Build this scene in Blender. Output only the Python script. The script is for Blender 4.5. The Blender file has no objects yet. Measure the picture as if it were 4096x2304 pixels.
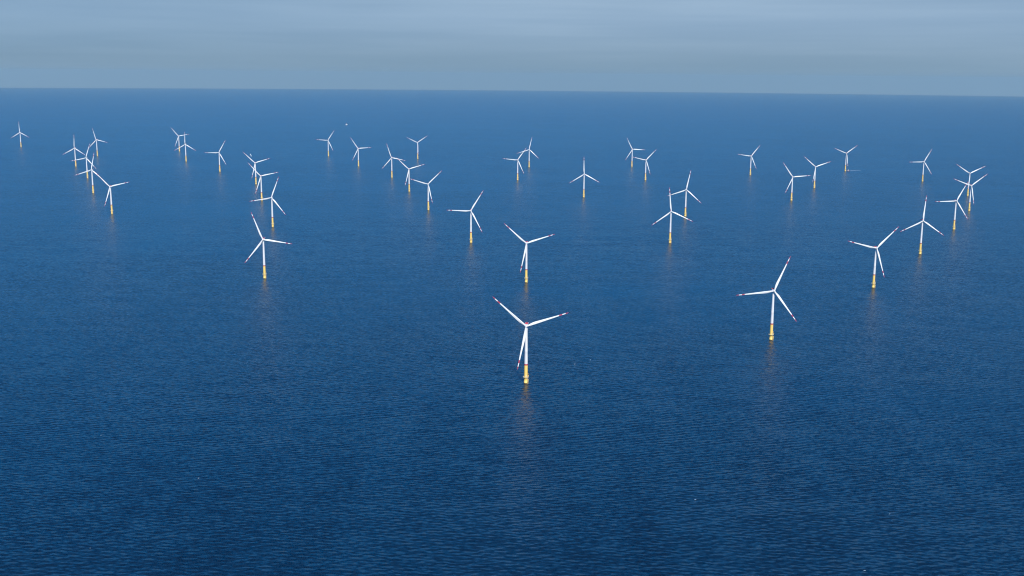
import bpy, bmesh, math, random
from mathutils import Matrix, Vector

# ------------------------------------------------------------------ set-up
sc = bpy.context.scene
COL = sc.collection
PI = math.pi
R_EARTH = 4.0e6                     # curvature of the sea sheet
CAM_H = 410.5

def sea_z(x, y):
    return -(x * x + y * y) / (2 * R_EARTH)

# camera: aerial view, pitched 11.15 degrees down, slight roll
cd = bpy.data.cameras.new('camera')
cd.sensor_width = 36.0
cd.lens = 38.1118
cd.clip_start = 1.0
cd.clip_end = 300000.0
cam = bpy.data.objects.new('camera', cd)
COL.objects.link(cam)
cam.matrix_world = (Matrix.Translation((0, 0, CAM_H)) @ Matrix.Rotation(PI / 2 - 0.194569, 4, 'X')
                    @ Matrix.Rotation(0.0085731, 4, 'Z'))
sc.camera = cam

# sun: behind the camera, to its right
SUN_EL, SUN_AZ = math.radians(38), math.radians(13)     # azimuth from -Y towards +X
to_sun = Vector((math.sin(SUN_AZ) * math.cos(SUN_EL), -math.cos(SUN_AZ) * math.cos(SUN_EL), math.sin(SUN_EL)))
sd = bpy.data.lights.new('sun', 'SUN')
sd.energy = 5.0
sd.angle = math.radians(0.5)
sd.color = (1.0, 0.93, 0.82)
sun = bpy.data.objects.new('sun', sd)
COL.objects.link(sun)
sun.rotation_euler = to_sun.to_track_quat('Z', 'Y').to_euler()

class NT:
    """small helper for node trees"""
    def __init__(self, tree):
        self.t = tree
        tree.nodes.clear()
    def n(self, typ, **kw):
        nd = self.t.nodes.new(typ)
        for k, v in kw.items():
            setattr(nd, k, v)
        return nd
    def l(self, a, b):
        self.t.links.new(a, b)
    def val(self, sock, v):
        if isinstance(v, bpy.types.NodeSocket):
            self.l(v, sock)
        else:
            sock.default_value = v
    def math(self, op, a, b=0.0, clamp=False):
        nd = self.n('ShaderNodeMath', operation=op, use_clamp=clamp)
        self.val(nd.inputs[0], a)
        self.val(nd.inputs[1], b)
        return nd.outputs[0]
    def maprange(self, v, a, b, c, d, smooth=False):
        nd = self.n('ShaderNodeMapRange')
        if smooth:
            nd.interpolation_type = 'SMOOTHSTEP'
        self.l(v, nd.inputs[0])
        for k, x in enumerate((a, b, c, d)):
            nd.inputs[k + 1].default_value = x
        return nd.outputs[0]
    def noise(self, vec, scale, rot=0.0, loc=(0, 0, 0), detail=2.0, rough=0.5):
        m = self.n('ShaderNodeMapping')
        m.vector_type = 'POINT'
        self.l(vec, m.inputs[0])
        m.inputs['Location'].default_value = loc
        m.inputs['Rotation'].default_value = (0, 0, rot)
        m.inputs['Scale'].default_value = scale
        nz = self.n('ShaderNodeTexNoise', noise_dimensions='3D')
        nz.inputs['Scale'].default_value = 1.0
        nz.inputs['Detail'].default_value = detail
        nz.inputs['Roughness'].default_value = rough
        self.l(m.outputs[0], nz.inputs['Vector'])
        return nz
    def mixc(self, fac, a, b, blend='MIX'):
        nd = self.n('ShaderNodeMix', data_type='RGBA', blend_type=blend)
        self.val(nd.inputs[0], fac)
        self.val(nd.inputs[6], a)
        self.val(nd.inputs[7], b)
        return nd.outputs[2]

# sky
world = bpy.data.worlds.new('World')
sc.world = world
world.use_nodes = True
w = NT(world.node_tree)
sky = w.n('ShaderNodeTexSky', sky_type='NISHITA')
sky.sun_disc = False
sky.sun_elevation = SUN_EL
sky.sun_rotation = PI - SUN_AZ
sky.altitude = 400
sky.air_density = 1.0
sky.dust_density = 0.2
sky.ozone_density = 5.0
tc = w.n('ShaderNodeTexCoord')
sx = w.n('ShaderNodeSeparateXYZ')
w.l(tc.outputs['Generated'], sx.inputs[0])
# thin grey-blue stratus veil low over the horizon, in long soft layers
lay = w.noise(tc.outputs['Generated'], (1.6, 1.6, 34.0), loc=(3, 1, 5), detail=3.0, rough=0.55)
lay2 = w.noise(tc.outputs['Generated'], (2.4, 2.4, 9.0), loc=(7, 2, 1), detail=2.0, rough=0.5)
lay3 = w.noise(tc.outputs['Generated'], (3.2, 3.2, 85.0), rot=0.4, loc=(1, 9, 2), detail=4.0, rough=0.6)
lsum = w.math('ADD', w.math('ADD', w.math('MULTIPLY', lay.outputs['Fac'], 0.42), w.math('MULTIPLY', lay2.outputs['Fac'], 0.33)), w.math('MULTIPLY', lay3.outputs['Fac'], 0.25))
side = w.noise(tc.outputs['Generated'], (1.1, 1.1, 2.0), loc=(2, 6, 3), detail=1.0)
veil = w.maprange(sx.outputs[2], 0.070, 0.105, 1.0, 0.0, smooth=True)
tone = w.maprange(lsum, 0.39, 0.61, 0.0, 1.0, smooth=True)
# layers low down are duller, brighter ones above
vcol_low = w.mixc(tone, (2.16, 3.32, 4.52, 1), (2.58, 3.78, 5.0, 1))
vcol_high = w.mixc(tone, (2.68, 4.02, 5.65, 1), (3.28, 4.68, 6.3, 1))
vcol = w.mixc(w.maprange(sx.outputs[2], 0.0, 0.055, 0.0, 1.0, smooth=True), vcol_low, vcol_high)
vcol = w.mixc(w.maprange(sx.outputs[2], -0.004, 0.022, 0.8, 0.0, smooth=True), vcol, (2.16, 3.36, 4.62, 1))
leftness = w.math('MULTIPLY', w.maprange(sx.outputs[0], -0.45, 0.1, 0.85, 0.0, smooth=True), w.maprange(sx.outputs[2], 0.0, 0.025, 0.0, 1.0, smooth=True))
vcol = w.mixc(leftness, vcol, w.mixc(1.0, vcol, (0.82, 0.89, 0.93, 1), 'MULTIPLY'))
# clear deep blue sky above the veil
clear = w.mixc(1.0, sky.outputs[0], (0.0, 0.90, 1.55, 1), 'MULTIPLY')
skyc = w.mixc(veil, clear, vcol)
bg = w.n('ShaderNodeBackground')
w.l(skyc, bg.inputs[0])
bg.inputs[1].default_value = 0.1
wo = w.n('ShaderNodeOutputWorld')
w.l(bg.outputs[0], wo.inputs[0])

sc.view_settings.view_transform = 'Standard'
sc.view_settings.look = 'None'
sc.view_settings.exposure = 0.0
sc.view_settings.gamma = 1.0
sc.cycles.filter_width = 1.15
sc.cycles.volume_bounces = 0
sc.cycles.max_bounces = 6
sc.cycles.adaptive_threshold = 0.005
sc.cycles.sample_clamp_indirect = 6.0

# ------------------------------------------------------------------ materials
def material(name):
    m = bpy.data.materials.new(name)
    m.use_nodes = True
    return m, NT(m.node_tree)

def paint(name, col, rough=0.4, var=0.06, scale=0.35, stretch=(1, 1, 0.25), stain=None):
    """painted steel or gelcoat: faint weathering streaks in colour and gloss"""
    m, k = material(name)
    t = k.n('ShaderNodeTexCoord')
    nz = k.noise(t.outputs['Object'], tuple(scale * s for s in stretch), detail=4.0, rough=0.6)
    f = k.maprange(nz.outputs['Fac'], 0.3, 0.7, 0.0, 1.0)
    dark = tuple(c * (1 - 2 * var) for c in col[:3]) + (1,)
    c = k.mixc(f, dark, tuple(col[:3]) + (1,))
    if stain:
        nz2 = k.noise(t.outputs['Object'], (1.1, 1.1, 0.12), loc=(4, 4, 0), detail=5.0, rough=0.65)
        f2 = k.maprange(nz2.outputs['Fac'], 0.56, 0.72, 0.0, stain[1])
        c = k.mixc(f2, c, tuple(stain[0]) + (1,))
    b = k.n('ShaderNodeBsdfPrincipled')
    k.l(c, b.inputs['Base Color'])
    k.l(k.maprange(nz.outputs['Fac'], 0.3, 0.7, rough + 0.1, rough - 0.05), b.inputs['Roughness'])
    o = k.n('ShaderNodeOutputMaterial')
    k.l(b.outputs[0], o.inputs[0])
    return m

M_WHITE = paint('white_paint', (0.75, 0.75, 0.74), 0.42, 0.025)
M_BLADE = paint('blade_gelcoat', (0.82, 0.82, 0.80), 0.38, 0.02, stretch=(1, 1, 0.1), stain=((0.55, 0.53, 0.48), 0.35))
M_RED = paint('red_paint', (0.53, 0.045, 0.075), 0.4, 0.1)
M_YELLOW = paint('yellow_paint', (0.97, 0.67, 0.17), 0.42, 0.05, stain=((0.84, 0.55, 0.16), 0.3))
M_SPLASH = paint('splash_zone', (0.20, 0.14, 0.045), 0.55, 0.25, scale=1.2)
M_GREY = paint('galvanised_steel', (0.52, 0.53, 0.53), 0.45, 0.1, scale=2.0)
M_DECK = paint('pale_grating', (0.62, 0.62, 0.60), 0.5, 0.06, scale=2.0)
M_RAIL = paint('pale_yellow_rail', (0.90, 0.74, 0.38), 0.45, 0.05)
M_DARK = paint('dark_metal', (0.06, 0.065, 0.07), 0.5, 0.1)
M_GLASS = paint('dark_glass', (0.02, 0.03, 0.04), 0.12, 0.1)
M_HULLRED = paint('red_hull', (0.33, 0.03, 0.04), 0.4, 0.1)
M_HULLBLUE = paint('blue_hull', (0.03, 0.07, 0.22), 0.4, 0.1)

# sea water: deep blue body, slopes of wind waves given straight as a normal so that
# distant water keeps its roughness
M_SEA, s = material('sea_water')
geo = s.n('ShaderNodeTexCoord')
P = geo.outputs['Object']
chop = s.noise(P, (1 / 6.0, 1 / 1.8, 1.0), rot=0.06, detail=2.0, rough=0.55)
wave = s.noise(P, (1 / 22.0, 1 / 5.5, 1.0), rot=0.12, loc=(11, 5, 2), detail=2.0, rough=0.5)
swell = s.noise(P, (1 / 95.0, 1 / 30.0, 1.0), rot=-0.12, loc=(3, 17, 4), detail=1.0, rough=0.5)
streak = s.noise(P, (1 / 75.0, 1 / 1500.0, 1.0), rot=0.10, loc=(1, 2, 7), detail=3.0, rough=0.55)
patch = s.noise(P, (1 / 700.0, 1 / 350.0, 1.0), rot=0.3, loc=(5, 9, 1), detail=4.0, rough=0.55)

def band(rot, lam, loc):
    """long-crested ripples of wavelength lam (m), wandering and breaking up"""
    m = s.n('ShaderNodeMapping')
    s.l(P, m.inputs[0])
    m.inputs['Location'].default_value = loc
    m.inputs['Rotation'].default_value = (0, 0, rot)
    m.inputs['Scale'].default_value = (1 / 8.0, 1 / 8.0, 1.0)
    wv = s.n('ShaderNodeTexWave', wave_type='BANDS', bands_direction='Y', wave_profile='SIN')
    s.l(m.outputs[0], wv.inputs['Vector'])
    wv.inputs['Scale'].default_value = 2 * PI / 20 * 8.0 / lam
    wv.inputs['Distortion'].default_value = 4.5
    wv.inputs['Detail'].default_value = 3.0
    wv.inputs['Detail Scale'].default_value = 1.6
    wv.inputs['Detail Roughness'].default_value = 0.6
    return s.math('SUBTRACT', wv.outputs['Fac'], 0.5)
b1 = band(0.17, 6.0, (3, 1, 0))
b2 = band(-0.32, 8.5, (8, 5, 0))

def comps(nz):
    sp = s.n('ShaderNodeSeparateColor')
    s.l(nz.outputs['Color'], sp.inputs[0])
    return s.math('SUBTRACT', sp.outputs[0], 0.5), s.math('SUBTRACT', sp.outputs[1], 0.5)
cx, cy = comps(chop)
wx, wy = comps(wave)
ux, uy = comps(swell)
def lin(terms):
    acc = None
    for v, k in terms:
        t = s.math('MULTIPLY', v, k)
        acc = t if acc is None else s.math('ADD', acc, t)
    return acc
slope_y = lin(((cy, 0.72), (wy, 0.26), (uy, 0.12), (b1, 0.14), (b2, 0.12)))
slope_x = lin(((cx, 1.1), (wx, 0.22), (ux, 0.05)))
rougher = s.math('ADD', s.maprange(streak.outputs['Fac'], 0.35, 0.65, -0.14, 0.14),
                 s.maprange(patch.outputs['Fac'], 0.3, 0.7, 0.56, 1.44))
slope_y = s.math('MULTIPLY', slope_y, rougher)
slope_x = s.math('MULTIPLY', slope_x, rougher)
cmb = s.n('ShaderNodeCombineXYZ')
s.l(s.math('MULTIPLY', slope_x, -1.0), cmb.inputs[0])
s.l(s.math('MULTIPLY', slope_y, -1.0), cmb.inputs[1])
cmb.inputs[2].default_value = 1.0
nrm = s.n('ShaderNodeVectorMath', operation='NORMALIZE')
s.l(cmb.outputs[0], nrm.inputs[0])
wb = s.n('ShaderNodeBsdfPrincipled')
# clearer and more turbid water in wind-drawn lanes and wide patches
clar = s.math('ADD', s.math('MULTIPLY', streak.outputs['Fac'], 0.6), s.math('MULTIPLY', patch.outputs['Fac'], 0.4))
wcol = s.mixc(s.maprange(clar, 0.36, 0.64, 0.0, 1.0, smooth=True), (0.0002, 0.009, 0.026, 1), (0.0007, 0.018, 0.046, 1))
s.l(wcol, wb.inputs['Base Color'])
# = (0.002, 0.040, 0.094, 1)
wb.inputs['Roughness'].default_value = 1.0
wb.inputs['Specular IOR Level'].default_value = 0.0
# the light from within the water does not follow the ripples; the reflecting surface does
wb.inputs['Coat Weight'].default_value = 1.0
wb.inputs['Coat IOR'].default_value = 1.333
wb.inputs['Coat Roughness'].default_value = 0.26
s.l(nrm.outputs[0], wb.inputs['Coat Normal'])
so = s.n('ShaderNodeOutputMaterial')
s.l(wb.outputs[0], so.inputs[0])

# sea foam: broken white froth
M_FOAM, f_ = material('sea_foam')
ft = f_.n('ShaderNodeTexCoord')
fn = f_.noise(ft.outputs['Object'], (0.8, 0.8, 0.8), detail=4.0, rough=0.65)
fb = f_.n('ShaderNodeBsdfPrincipled')
f_.l(f_.mixc(f_.maprange(fn.outputs['Fac'], 0.4, 0.62, 0.0, 1.0), (0.30, 0.42, 0.52, 1), (0.78, 0.80, 0.82, 1)), fb.inputs['Base Color'])
fb.inputs['Roughness'].default_value = 0.7
fo = f_.n('ShaderNodeOutputMaterial')
f_.l(fb.outputs[0], fo.inputs[0])

# ------------------------------------------------------------------ mesh helpers
def add_ring_stack(bm, rings, mats=None, cap=True, seg=24, ctr=(0, 0)):
    """lathe about z: rings = [(radius, z)], mats[i] = material index of the band i -> i+1"""
    loops = []
    for r, z in rings:
        loops.append([bm.verts.new((ctr[0] + r * math.cos(2 * PI * j / seg), ctr[1] + r * math.sin(2 * PI * j / seg), z))
                      for j in range(seg)])
    for i in range(len(loops) - 1):
        for j in range(seg):
            fc = bm.faces.new((loops[i][j], loops[i][(j + 1) % seg], loops[i + 1][(j + 1) % seg], loops[i + 1][j]))
            fc.material_index = mats[i] if mats else 0
            fc.smooth = True
    if cap:
        fc = bm.faces.new(loops[-1]); fc.material_index = mats[-1] if mats else 0
        fc = bm.faces.new(list(reversed(loops[0]))); fc.material_index = mats[0] if mats else 0

def add_box(bm, lo, hi, mat=0, bevel=0.0):
    b2 = bmesh.new()
    bmesh.ops.create_cube(b2, size=1.0)
    for v in b2.verts:
        v.co = Vector([(lo[k] + hi[k]) / 2 + v.co[k] * (hi[k] - lo[k]) for k in range(3)])
    if bevel:
        bmesh.ops.bevel(b2, geom=b2.edges[:], offset=bevel, segments=2, affect='EDGES')
    merge(bm, b2, mat)

def merge(bm, b2, mat=None):
    vm = {v: bm.verts.new(v.co) for v in b2.verts}
    for fc in b2.faces:
        nf = bm.faces.new([vm[v] for v in fc.verts])
        nf.material_index = fc.material_index if mat is None else mat
        nf.smooth = fc.smooth
    b2.free()

def add_tube(bm, a, b, r, seg=8, mat=0):
    a, b = Vector(a), Vector(b)
    d = (b - a).normalized()
    u = d.orthogonal().normalized()
    v = d.cross(u)
    la, lb = [], []
    for j in range(seg):
        o = u * (r * math.cos(2 * PI * j / seg)) + v * (r * math.sin(2 * PI * j / seg))
        la.append(bm.verts.new(a + o)); lb.append(bm.verts.new(b + o))
    for j in range(seg):
        fc = bm.faces.new((la[j], la[(j + 1) % seg], lb[(j + 1) % seg], lb[j]))
        fc.material_index = mat
        fc.smooth = True
    f1 = bm.faces.new(list(reversed(la))); f1.material_index = mat
    f2 = bm.faces.new(lb); f2.material_index = mat

def mesh_obj(name, bm, mats, parent=None):
    bmesh.ops.recalc_face_normals(bm, faces=bm.faces[:])
    me = bpy.data.meshes.new(name)
    bm.to_mesh(me); bm.free()
    for m in (mats if isinstance(mats, (list, tuple)) else [mats]):
        me.materials.append(m)
    o = bpy.data.objects.new(name, me)
    COL.objects.link(o)
    if parent:
        o.parent = parent
    return o

def tag(o, label=None, cat=None, group=None, kind=None):
    if label: o['label'] = label
    if cat: o['category'] = cat
    if group: o['group'] = group
    if kind: o['kind'] = kind
    return o

# ------------------------------------------------------------------ setting: the sea and the hazy air
bm = bmesh.new()
SEG = 256
radii = [60.0]
while radii[-1] < 61000:
    radii.append(radii[-1] + min(max(radii[-1] * 0.09, 20), 2000))
prev = None
c0 = bm.verts.new((0, 0, 0))
for r in radii:
    ring = [bm.verts.new((r * math.cos(2 * PI * j / SEG), r * math.sin(2 * PI * j / SEG), -r * r / (2 * R_EARTH))) for j in range(SEG)]
    for j in range(SEG):
        if prev is None:
            bm.faces.new((c0, ring[j], ring[(j + 1) % SEG]))
        else:
            bm.faces.new((prev[j], ring[j], ring[(j + 1) % SEG], prev[(j + 1) % SEG]))
    prev = ring
for fc in bm.faces:
    fc.smooth = True
tag(mesh_obj('sea', bm, M_SEA), 'deep blue rippled sea reaching to the horizon', 'sea', kind='structure')

M_HAZE, h_ = material('haze_air')
hv = h_.n('ShaderNodeVolumePrincipled')
hv.inputs['Color'].default_value = (0.475, 0.695, 0.775, 1)
hv.inputs['Density'].default_value = 2.2e-5
ho = h_.n('ShaderNodeOutputMaterial')
h_.l(hv.outputs[0], ho.inputs['Volume'])
bm = bmesh.new()
add_box(bm, (-66000, -66000, sea_z(radii[-1], 0) - 1.0), (66000, 66000, CAM_H + 60))
tag(mesh_obj('haze', bm, M_HAZE), 'pale blue haze over the open sea', 'haze', kind='stuff')

# ------------------------------------------------------------------ wind turbine
HUB_H, OVER, TILT, CONE = 80.0, 4.3, 0.09707, 0.00912
ROTOR = Matrix.Translation((0, 0, HUB_H)) @ Matrix.Rotation(-TILT, 4, 'X')

def build_monopile(root):
    bm = bmesh.new()
    add_ring_stack(bm, [(2.62, -6), (2.62, 0.9), (2.62, 0.95), (2.70, 1.0), (2.70, 1.9), (2.58, 1.95), (2.50, 8.5), (2.62, 8.55), (2.62, 8.9)],
                   [1, 1, 0, 0, 0, 0, 0, 0], seg=32)
    o = mesh_obj('foundation_pile', bm, [M_YELLOW, M_SPLASH], root)
    # boat landing: two fender tubes with a ladder between, to the right hand side
    bm = bmesh.new()
    a = math.radians(-38)
    ex, ey = Vector((math.cos(a), math.sin(a), 0)), Vector((-math.sin(a), math.cos(a), 0))
    for sgn in (-1, 1):
        p = ex * 3.7 + ey * (0.75 * sgn)
        add_tube(bm, p + Vector((0, 0, -1.5)), p + Vector((0, 0, 7.0)), 0.2)
        for z in (0.2, 3.4, 6.6):
            q = ex * 2.4 + ey * (0.6 * sgn)
            add_tube(bm, p + Vector((0, 0, z)), q + Vector((0, 0, z)), 0.13)
    mesh_obj('boat_landing', bm, M_YELLOW, o)
    bm = bmesh.new()
    for sgn in (-1, 1):
        p = ex * 3.25 + ey * (0.27 * sgn)
        add_tube(bm, p + Vector((0, 0, 0)), p + Vector((0, 0, 9.2)), 0.06, 6)
    for k in range(28):
        z = 0.3 + k * 0.32
        add_tube(bm, ex * 3.25 - ey * 0.27 + Vector((0, 0, z)), ex * 3.25 + ey * 0.27 + Vector((0, 0, z)), 0.035, 5)
    mesh_obj('ladder', bm, M_GREY, o)

def build_platform(root):
    bm = bmesh.new()
    seg = 32
    def ringv(r, z):
        return [bm.verts.new((r * math.cos(2 * PI * j / seg), r * math.sin(2 * PI * j / seg), z)) for j in range(seg)]
    it, ot, ob, ib = ringv(2.46, 9.3), ringv(3.95, 9.3), ringv(3.95, 8.93), ringv(2.46, 8.93)
    for mi, (A, B) in enumerate(((it, ot), (ot, ob), (ob, ib), (ib, it))):
        for j in range(seg):
            fc = bm.faces.new((A[j], A[(j + 1) % seg], B[(j + 1) % seg], B[j]))
            fc.material_index = 1 if mi else 0
    for j in range(8):                                  # brackets under the deck
        a = 2 * PI * j / 8 + 0.2
        c, s_ = math.cos(a), math.sin(a)
        add_tube(bm, (2.5 * c, 2.5 * s_, 7.4), (3.7 * c, 3.7 * s_, 8.95), 0.1, 6, 1)
    o = mesh_obj('platform', bm, [M_DECK, M_YELLOW], root)
    bm = bmesh.new()
    for z in (9.85, 10.4):
        pts = [(3.88 * math.cos(2 * PI * j / seg), 3.88 * math.sin(2 * PI * j / seg), z) for j in range(seg)]
        for j in range(seg):
            add_tube(bm, pts[j], pts[(j + 1) % seg], 0.04, 5)
    for j in range(16):
        a = 2 * PI * j / 16
        add_tube(bm, (3.88 * math.cos(a), 3.88 * math.sin(a), 9.3), (3.88 * math.cos(a), 3.88 * math.sin(a), 10.4), 0.05, 5)
    mesh_obj('railing', bm, M_RAIL, o)
    bm = bmesh.new()                                    # davit crane at the right rim
    b = Vector((3.35, -0.9, 9.3))
    add_tube(bm, b, b + Vector((0, 0, 2.4)), 0.2, 10)
    add_tube(bm, b + Vector((0, 0, 2.3)), b + Vector((-0.3, -0.3, 5.6)), 0.14, 8)
    add_tube(bm, b + Vector((0, 0, 1.2)), b + Vector((0.55, -0.3, 2.6)), 0.1, 8)
    add_box(bm, b + Vector((-0.35, -0.35, 1.5)), b + Vector((0.35, 0.35, 2.2)), 0, 0.05)
    mesh_obj('crane', bm, M_YELLOW, o)

def tower_r(z):
    return 2.42 + (1.56 - 2.42) * (z - 8.9) / (78.0 - 8.9) if z > 30 else 2.42 - 0.10 * (z - 8.9) / 21.1

def build_tower(root):
    bm = bmesh.new()
    zs = [8.9, 9.35, 14, 20, 25.5, 27.5, 30, 38, 44.9, 45.0, 45.1, 52, 60, 68, 74, 77.9]
    mats = []
    rings = []
    for z in zs:
        t = (z - 8.9) / (77.9 - 8.9)
        r = 2.42 - 0.2 * t - 0.66 * max(0, (t - 0.25) / 0.75) ** 1.15
        rings.append((r + (0.03 if z == 45.0 else 0), z))
    for i in range(len(zs) - 1):
        mats.append(1 if zs[i] < 25.4 else (2 if zs[i] < 27.4 else 0))
    add_ring_stack(bm, rings, mats, seg=32)
    o = mesh_obj('tower', bm, [M_WHITE, M_YELLOW, M_RED], root)
    bm = bmesh.new()
    a = math.radians(-62)
    c, s_ = math.cos(a), math.sin(a)
    b2 = bmesh.new()
    add_box(b2, (2.33, -0.5, 9.5), (2.47, 0.5, 11.7), 0, 0.04)
    for v in b2.verts:
        v.co = Vector((v.co.x * c - v.co.y * s_, v.co.x * s_ + v.co.y * c, v.co.z))
    merge(bm, b2, 0)
    mesh_obj('tower_door', bm, M_GREY, o)

def build_nacelle(root):
    # rounded body behind the hub; local frame: rotor axis along -Y, origin on the axis above the tower
    prof = [(-2.35, 1.55), (-2.1, 1.85), (-0.5, 2.05), (3.0, 2.1), (6.0, 2.05), (8.4, 1.9), (9.1, 1.6), (9.3, 1.2)]
    bm = bmesh.new()
    seg = 28
    loops = []
    for y, hw in prof:
        L = []
        for j in range(seg):
            a = 2 * PI * j / seg
            c, s_ = math.cos(a), math.sin(a)
            e = 0.45
            L.append(bm.verts.new((hw * math.copysign(abs(c) ** e, c), y, hw * 0.98 * math.copysign(abs(s_) ** e, s_))))
        loops.append(L)
    for i in range(len(loops) - 1):
        for j in range(seg):
            fc = bm.faces.new((loops[i][j], loops[i][(j + 1) % seg], loops[i + 1][(j + 1) % seg], loops[i + 1][j]))
            fc.smooth = True
    bm.faces.new(loops[0]); bm.faces.new(loops[-1])
    # neck to the tower top
    b2 = bmesh.new()
    add_ring_stack(b2, [(1.62, -2.5), (1.75, -1.9)], seg=24)
    merge(bm, b2, 0)
    o = mesh_obj('nacelle', bm, M_WHITE, root)
    o.matrix_basis = ROTOR
    # red hoist deck with solid side panels, on the rear roof
    bm = bmesh.new()
    add_box(bm, (-2.0, 3.6, 2.05), (2.0, 9.6, 2.25), 0)
    for x in (-2.0, 2.0):
        add_box(bm, (x - 0.05, 3.6, 2.25), (x + 0.05, 9.6, 3.35), 0)
    add_box(bm, (-1.95, 9.5, 2.25), (1.95, 9.6, 3.35), 0)
    add_box(bm, (-1.95, 3.6, 2.25), (1.95, 3.7, 3.35), 0)
    d = mesh_obj('hoist_deck', bm, M_RED, o)
    for x in (-2.05, 2.05):                             # white end posts and rail cap on each side
        bm = bmesh.new()
        add_tube(bm, (x, 3.5, 2.0), (x, 3.5, 3.5), 0.12, 8)
        add_tube(bm, (x, 9.65, 2.0), (x, 9.65, 3.5), 0.12, 8)
        add_tube(bm, (x, 3.4, 3.5), (x, 9.75, 3.5), 0.13, 8)
        mesh_obj('deck_rail', bm, M_WHITE, o)
    for x in (-0.7, 0.7):                               # wind sensors on short masts
        bm = bmesh.new()
        add_tube(bm, (x, 9.2, 2.0), (x, 9.2, 5.0), 0.05, 6)
        add_tube(bm, (x - 0.3, 9.2, 4.9), (x + 0.3, 9.2, 4.9), 0.05, 6)
        mesh_obj('wind_sensor', bm, M_DARK, o)

def build_hub(root):
    prof = [(0.0, -2.15), (0.55, -2.08), (1.05, -1.85), (1.5, -1.4), (1.8, -0.8), (1.92, 0.0), (1.9, 0.9), (1.8, 1.55)]
    bm = bmesh.new()
    seg = 28
    loops = []
    tip = bm.verts.new((0, prof[0][1], 0))
    for r, y in prof[1:]:
        loops.append([bm.verts.new((r * math.cos(2 * PI * j / seg), y, r * math.sin(2 * PI * j / seg))) for j in range(seg)])
    for j in range(seg):
        fc = bm.faces.new((tip, loops[0][j], loops[0][(j + 1) % seg])); fc.smooth = True
    for i in range(len(loops) - 1):
        for j in range(seg):
            fc = bm.faces.new((loops[i][j], loops[i][(j + 1) % seg], loops[i + 1][(j + 1) % seg], loops[i + 1][j]))
            fc.smooth = True
    bm.faces.new(loops[-1])
    o = mesh_obj('hub', bm, M_WHITE, root)
    o.matrix_basis = ROTOR @ Matrix.Translation((0, -OVER, 0))

def build_blade():
    # span along +Z, wind side towards -Y, leading edge towards +X
    st = [(1.2, 2.3, 1.0, 14), (2.6, 2.3, 1.0, 14), (4.5, 2.5, 0.82, 13.5), (7, 3.05, 0.55, 12.5), (10, 3.45, 0.38, 11), (13, 3.5, 0.31, 9.5),
          (18, 3.2, 0.26, 7), (24, 2.75, 0.23, 5), (31, 2.3, 0.21, 3.2), (38, 1.9, 0.19, 2), (45, 1.55, 0.18, 1), (46.4, 1.49, 0.18, .9),
          (46.5, 1.48, 0.18, .9), (51.0, 1.26, 0.17, .4), (51.1, 1.25, 0.17, .4), (55.5, 1.0, 0.17, 0), (55.6, 0.99, 0.17, 0), (58, 0.78, 0.16, 0),
          (59.3, 0.52, 0.16, 0), (59.85, 0.28, 0.16, 0), (60.0, 0.08, 0.16, 0)]
    bm = bmesh.new()
    seg = 20
    loops = []
    for z, ch, th, tw in st:
        L = []
        rnd = min(1.0, max(0.0, (th - 0.35) / 0.65))          # 1 = round root, 0 = aerofoil
        b = math.radians(tw + 2.0)
        for j in range(seg):
            a = 2 * PI * j / seg
            xc, yc = 0.5 * math.cos(a), 0.5 * math.sin(a)
            u = 0.5 - xc                                       # 0 at leading edge, 1 at trailing edge
            ya = math.copysign(1, yc) * 2.6 * (0.2969 * math.sqrt(max(u, 0)) - 0.126 * u - 0.3516 * u * u + 0.2843 * u ** 3 - 0.1015 * u ** 4) * 1.92
            if abs(yc) < 1e-6: ya = 0
            if ya < 0: ya *= 0.75
            x = (xc + 0.18 * (-1) * (1 - rnd)) * ch            # pitch axis nearer the leading edge
            y = (yc * rnd + ya * (1 - rnd)) * ch * th
            # suction side away from the wind (+Y)
            X, Y = x * math.cos(b) + y * math.sin(b), -x * math.sin(b) + y * math.cos(b)
            bow = -1.1 * (max(0, z - 15) / 45.0) ** 2          # slight prebend into the wind
            L.append(bm.verts.new((X, Y + bow, z)))
        loops.append(L)
    for i in range(len(loops) - 1):
        zm = (st[i][0] + st[i + 1][0]) / 2
        red = 46.45 < zm < 51.05 or zm > 55.55
        for j in range(seg):
            fc = bm.faces.new((loops[i][j], loops[i][(j + 1) % seg], loops[i + 1][(j + 1) % seg], loops[i + 1][j]))
            fc.smooth = True
            fc.material_index = 1 if red else 0
    bm.faces.new(loops[0])
    fc = bm.faces.new(loops[-1]); fc.material_index = 1
    return bm

def blade_matrix(phase):
    return ROTOR @ Matrix.Translation((0, -OVER, 0)) @ Matrix.Rotation(-phase, 4, 'Y') @ Matrix.Rotation(CONE, 4, 'X')

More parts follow.
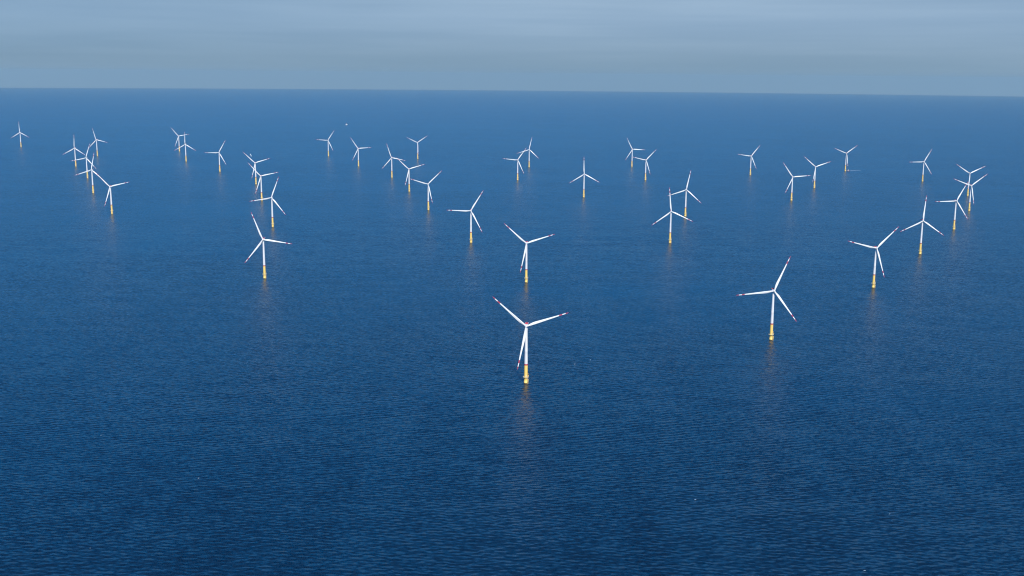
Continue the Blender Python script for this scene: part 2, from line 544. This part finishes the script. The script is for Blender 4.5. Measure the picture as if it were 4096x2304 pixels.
# x, y, rotor phase (degrees, anticlockwise from up), yaw, label
TURBINES = [
 (-2710.2, 6003.8, 2.7, 0.1, 'small distant wind turbine farthest left, one blade straight up, alone beside the left edge'),
 (-1923.4, 4780.2, 119.0, -2.3, 'turbine with an upright blade, left and rear tower of the overlapping cluster at far left'),
 (-2062.2, 5400.3, 16.9, -2.3, 'small turbine at the back right of the far left cluster, upper blade leaning left'),
 (-1663.8, 4240.7, 102.4, 2.5, 'middle turbine of the far left cluster, its left blade crossing the tower behind'),
 (-1441.1, 3714.3, 108.6, 2.3, 'far left cluster turbine whose lower right blade meets that of the nearest one'),
 (-1176.2, 3163.1, 43.9, 0.9, 'nearest and largest turbine of the far left cluster, one blade pointing right'),
 (-1767.9, 5771.5, 40.5, 0.6, 'small rear turbine of a left hand overlapping pair, right blade crossing its neighbour'),
 (-1533.7, 5102.1, 0.1, -0.1, 'front turbine of a left hand overlapping pair, one blade straight up'),
 (-1237.4, 4583.1, 90.9, 1.4, 'lone turbine left of the three stacked turbines, one blade pointing level to the left'),
 (-963.1, 4062.1, 47.2, 1.6, 'rearmost of three stacked turbines at centre left, small boat showing behind its blades'),
 (-821.1, 3534.2, 42.7, 1.0, 'middle of three stacked turbines at centre left, base crossed by a blade in front'),
 (-650.0, 2914.5, 99.8, -0.1, 'front one of three stacked turbines at centre left, blade crossing the yellow base behind'),
 (-502.6, 2163.8, 21.9, 1.1, 'large turbine standing nearest on the left half, blade leaning up left, another to the right'),
 (-935.2, 5513.6, 86.9, -1.3, 'small distant turbine below the tiny far ship, one blade level to the left'),
 (-698.4, 4912.5, 34.4, -0.2, 'small distant turbine with a blade level to the right, right of the far ship'),
 (-488.3, 4376.8, 19.4, -5.3, 'rear left turbine of a trio near centre, right blade touching its neighbour\'s upper blade'),
 (-368.4, 3847.9, 47.5, -2.9, 'middle turbine of a trio near centre, blade tip under its neighbour\'s right blade'),
 (-471.9, 5383.1, 64.4, -0.9, 'small distant turbine in a Y pose, lower blade hanging along its own tower'),
 (-259.3, 3317.3, 74.3, -5.5, 'front right turbine of a trio near centre, left blade reaching the middle tower'),
 (72.7, 4939.9, 107.8, -2.5, 'rear turbine of a small crossing pair right of centre, blade nearly upright'),
 (18.5, 4313.7, 85.0, -2.5, 'front turbine of a small crossing pair right of centre, blade level to the left'),
 (243.4, 3712.3, 1.7, -0.9, 'lone turbine right of centre with one blade straight up and two symmetric below'),
 (548.7, 5023.4, 26.9, 1.0, 'rear left of a small pair, one blade level to the right over its neighbour'),
 (532.7, 4364.4, 77.0, 2.0, 'front right of a small pair, left blade tip touching the tower of its neighbour'),
 (515.1, 3217.4, 108.3, 0.2, 'turbine whose yellow base stands just above the right blade of the one before it'),
 (394.3, 2685.8, 5.4, 0.6, 'mid-sized turbine right of centre, upright blade crossing the left blade of the one behind'),
 (1014.4, 4643.8, 82.4, 0.6, 'small lone distant turbine at centre right, left blade level, another pointing up right'),
 (944.7, 3667.0, 35.3, -0.7, 'turbine left of a loose pair at right, blade level to the right, another down left'),
 (1141.4, 4104.6, 49.8, 0.3, 'small turbine of a loose pair at right, standing behind, raised blades in a V'),
 (1489.4, 4873.2, 67.6, -2.4, 'small distant turbine with a service boat at its base, blades in a Y'),
 (1663.8, 4409.1, 92.0, -5.2, 'small turbine alone above the right hand row, left blade level, another up right'),
 (1626.7, 3871.5, 56.6, -1.8, 'rearmost turbine of the far right cluster, raised blades in a wide V'),
 (1444.8, 3417.8, 69.4, -6.1, 'turbine farthest right, raised blades in a V, left blade crossing the tower behind'),
 (1222.1, 2979.9, 92.4, -1.3, 'front left turbine of the far right cluster, left blade level'),
 (969.1, 2546.1, 115.4, 0.3, 'turbine with an upright blade, just before the far right cluster'),
 (719.4, 2120.2, 76.2, -0.3, 'second nearest turbine at right, lower blade hanging right beside its tower'),
 (-103.0, 2663.1, 88.8, -2.7, 'mid-sized turbine left of centre, left blade level, others up right and down right'),
 (28.4, 2144.3, 49.1, -5.0, 'central turbine directly behind the nearest one, raised blades in a V'),
 (19.8, 1416.8, 49.5, -4.9, 'nearest and largest wind turbine, bottom centre, blades red at the tips'),
 (412.2, 1675.5, 97.1, -1.5, 'second largest wind turbine, lower right, left blade level and one pointing up right'),
]

def place_turbine(root, x, y, ph, yaw, label):
    root.location = (x, y, sea_z(x, y))
    root.rotation_euler = (0, 0, math.radians(yaw))
    tag(root, label, 'wind turbine', 'white and yellow wind turbines of the offshore farm')
    k = 0
    for ch in root.children:
        if ch.name.split('.')[0] == 'blade':
            ch.matrix_basis = blade_matrix(math.radians(ph + 120 * k))
            k += 1

def copy_tree(o, parent=None):
    c = o.copy()
    COL.objects.link(c)
    if parent:
        c.parent = parent
    for ch in list(o.children):
        copy_tree(ch, c)
    return c

proto = bpy.data.objects.new('wind_turbine', None)
COL.objects.link(proto)
build_monopile(proto)
build_platform(proto)
build_tower(proto)
build_nacelle(proto)
build_hub(proto)
first = mesh_obj('blade', build_blade(), [M_BLADE, M_RED], proto)
for k in range(2):
    b = first.copy()
    COL.objects.link(b)
    b.parent = proto

roots = [proto] + [copy_tree(proto) for _ in TURBINES[1:]]
for root, t in zip(roots, reversed(TURBINES)):
    place_turbine(root, *t)

# ------------------------------------------------------------------ boats
def hull_mesh(L, B, D, sheer=0.6, mats=(0, 1)):
    """round-bilged hull, bow towards +X, waterline at z = 0"""
    bm = bmesh.new()
    secs = [(-0.5, 0.86, 1.0), (-0.3, 0.97, 1.0), (0.0, 1.0, 1.0), (0.2, 0.94, 1.05), (0.36, 0.68, 1.15), (0.46, 0.3, 1.28), (0.5, 0.03, 1.36)]
    loops = []
    for t, bw, hh in secs:
        hb = B / 2 * bw
        top = D * (1 + (hh - 1) * sheer * 2)
        pts = [(hb, top), (hb * 0.97, top * 0.5), (hb * 0.85, 0.0), (hb * 0.5, -0.7), (0, -1.0)]
        pts += [(-a, z) for a, z in reversed(pts[:-1])]
        loops.append([bm.verts.new((t * L + (z * 0.25 if t > 0.3 else 0), a, z)) for a, z in pts])
    for i in range(len(loops) - 1):
        for j in range(8):
            fc = bm.faces.new((loops[i][j], loops[i][j + 1], loops[i + 1][j + 1], loops[i + 1][j]))
            fc.smooth = True
        bm.faces.new((loops[i][8], loops[i][0], loops[i + 1][0], loops[i + 1][8])).material_index = 1
    bm.faces.new(loops[0]); bm.faces.new(loops[-1])
    return bm

def transfer_boat(label, x, y, heading, hull_mat, name='service_boat'):
    root = bpy.data.objects.new(name, None)
    COL.objects.link(root)
    root.location = (x, y, sea_z(x, y))
    root.rotation_euler = (0, 0, heading)
    tag(root, label, 'boat')
    h = mesh_obj('hull', hull_mesh(22, 7.6, 2.4), [hull_mat, M_GREY], root)
    bm = bmesh.new()
    add_box(bm, (-5.5, -3.0, 2.4), (3.6, 3.0, 5.2), 0, 0.25)
    add_box(bm, (-2.6, -2.4, 5.2), (2.6, 2.4, 7.6), 0, 0.3)
    c = mesh_obj('cabin', bm, M_WHITE, root)
    for lo, hi in (((2.45, -2.0, 6.0), (2.68, 2.0, 7.1)), ((-2.0, 2.3, 6.0), (2.0, 2.47, 7.1)), ((-2.0, -2.47, 6.0), (2.0, -2.3, 7.1))):
        bm = bmesh.new()
        add_box(bm, lo, hi)
        mesh_obj('window', bm, M_GLASS, c)
    bm = bmesh.new()
    add_tube(bm, (-1.5, 0, 7.5), (-1.5, 0, 11.5), 0.16, 8)
    add_tube(bm, (-1.5, -1.2, 9.6), (-1.5, 1.2, 9.6), 0.1, 6)
    add_box(bm, (-1.9, -0.9, 8.4), (-1.1, 0.9, 8.8), 0, 0.1)
    mesh_obj('mast', bm, M_WHITE, root)
    for sgn in (-1, 1):
        bm = bmesh.new()
        for k in range(6):
            xx = 3.5 + k * 1.2
            add_tube(bm, (xx, sgn * (3.3 - 0.35 * k), 2.5), (xx, sgn * (3.3 - 0.35 * k), 3.9), 0.06, 5)
            if k:
                add_tube(bm, (xx - 1.2, sgn * (3.3 - 0.35 * (k - 1)), 3.9), (xx, sgn * (3.3 - 0.35 * k), 3.9), 0.06, 5)
        mesh_obj('railing', bm, M_GREY, root)
    return root

def wake(label, a, b, w0, w1, seed):
    """froth left on the water from a to b: a bumpy low strip that frays out"""
    rnd = random.Random(seed)
    a, b = Vector((a[0], a[1], 0)), Vector((b[0], b[1], 0))
    d = b - a
    n = max(12, int(d.length / 4))
    nrm_ = Vector((-d.y, d.x, 0)).normalized()
    bm = bmesh.new()
    rows = []
    for i in range(n + 1):
        t = i / n
        c = a + d * t + nrm_ * rnd.uniform(-0.5, 0.5)
        wd = (w0 + (w1 - w0) * t) * rnd.uniform(0.55, 1.1) * (1 - max(0, t - 0.6) * 1.9)
        row = []
        for q in (-1, -0.5, 0, 0.5, 1):
            p = c + nrm_ * (q * wd / 2)
            row.append(bm.verts.new((p.x, p.y, sea_z(p.x, p.y) + 0.06 + 0.35 * (1 - q * q) * rnd.uniform(0.4, 1.0))))
        rows.append(row)
    for i in range(n):
        for j in range(4):
            bm.faces.new((rows[i][j], rows[i + 1][j], rows[i + 1][j + 1], rows[i][j + 1]))
    return tag(mesh_obj('wake', bm, M_FOAM), label, 'wake', kind='stuff')

transfer_boat('white service boat beside the yellow base of a distant turbine', 1508.0, 4891.0, PI - 0.75, M_HULLRED).scale = (0.62, 0.62, 0.75)
wake('thin white wake trailing right behind the service boat', (1514, 4897), (1579, 4938), 5.5, 3.5, 3)
transfer_boat('small white boat heading away behind the blades of the stacked turbines', -1341.0, 5560.0, PI / 2 + 0.35, M_WHITE, 'work_boat').scale = (0.6, 0.6, 0.6)
wake('short white wake below the small boat behind the stacked turbines', (-1334, 5544), (-1308, 5440), 6.0, 5.0, 5)

# far ship with mast near the horizon side
root = bpy.data.objects.new('ship', None)
COL.objects.link(root)
root.location = (-1382.5, 9070.0, sea_z(-1382.5, 9070.0))
root.rotation_euler = (0, 0, 0.15)
tag(root, 'tiny far white ship with a tall mast, alone on the sea left of centre', 'ship')
mesh_obj('hull', hull_mesh(17, 5.0, 2.6), [M_WHITE, M_GREY], root)
bm = bmesh.new()
add_box(bm, (-4.5, -2.0, 2.6), (2.5, 2.0, 5.2), 0, 0.2)
add_box(bm, (-1.5, -1.6, 5.2), (2.0, 1.6, 7.2), 0, 0.2)
mesh_obj('cabin', bm, M_WHITE, root)
bm = bmesh.new()
add_tube(bm, (-0.5, 0, 7.0), (-0.5, 0, 19), 0.6, 8)
add_tube(bm, (-0.5, 0, 17), (-4.0, 0, 5.0), 0.3, 6)
add_tube(bm, (-0.5, 0, 17), (3.2, 0, 4.0), 0.3, 6)
add_tube(bm, (-0.5, -2, 13), (-0.5, 2, 13), 0.3, 6)
mesh_obj('mast', bm, M_HULLRED, root)

# ------------------------------------------------------------------ whitecaps: small scattered crests of foam
FOAM = [(-321.0, 1056.6), (-317.7, 1058.1), (-272.6, 864.0), (-275.6, 862.9), (-367.8, 887.5), (-375.6, 1115.3), (-520.4, 1137.2), (-465.2, 940.6),
        (-470.4, 1187.8), (-448.0, 1187.3), (-307.5, 964.1), (-335.4, 856.2), (182.8, 1010.1), (289.6, 1119.3), (300.0, 947.2), (133.4, 901.4),
        (364.0, 978.6), (353.9, 973.9), (170.9, 869.6), (183.1, 1207.8), (301.3, 856.5), (291.1, 921.2), (297.0, 910.8), (278.8, 850.8),
        (116.2, 1543.2), (227.3, 1783.9), (119.0, 1264.6), (-116.1, 1788.9), (91.8, 1518.6), (469.1, 1729.0), (964.9, 2284.9), (-335.8, 1598.3)]
rnd = random.Random(11)
bm = bmesh.new()
for fx, fy in FOAM[::4]:
    ln, wd = rnd.uniform(0.8, 2.0), rnd.uniform(0.14, 0.3)
    a = rnd.uniform(-0.1, 0.35)
    ca, sa = math.cos(a), math.sin(a)
    n = 9
    rows = []
    for i in range(n):
        t = i / (n - 1)
        u = (t - 0.5) * ln
        half = wd * 0.5 * math.sin(PI * (0.06 + 0.88 * t)) * rnd.uniform(0.5, 1.2)
        off = 0.25 * math.sin(t * PI) + rnd.uniform(-0.08, 0.08)
        row = []
        for q in (-1, 0, 1):
            px, py = u, off + q * half
            X, Y = fx + px * ca - py * sa, fy + px * sa + py * ca
            row.append(bm.verts.new((X, Y, sea_z(X, Y) + 0.05 + (0.22 if q == 0 else 0.0))))
        rows.append(row)
    for i in range(n - 1):
        for j in range(2):
            bm.faces.new((rows[i][j], rows[i + 1][j], rows[i + 1][j + 1], rows[i][j + 1]))
tag(mesh_obj('foam', bm, M_FOAM), 'scattered tiny white foam crests on the near water', 'foam', kind='stuff')
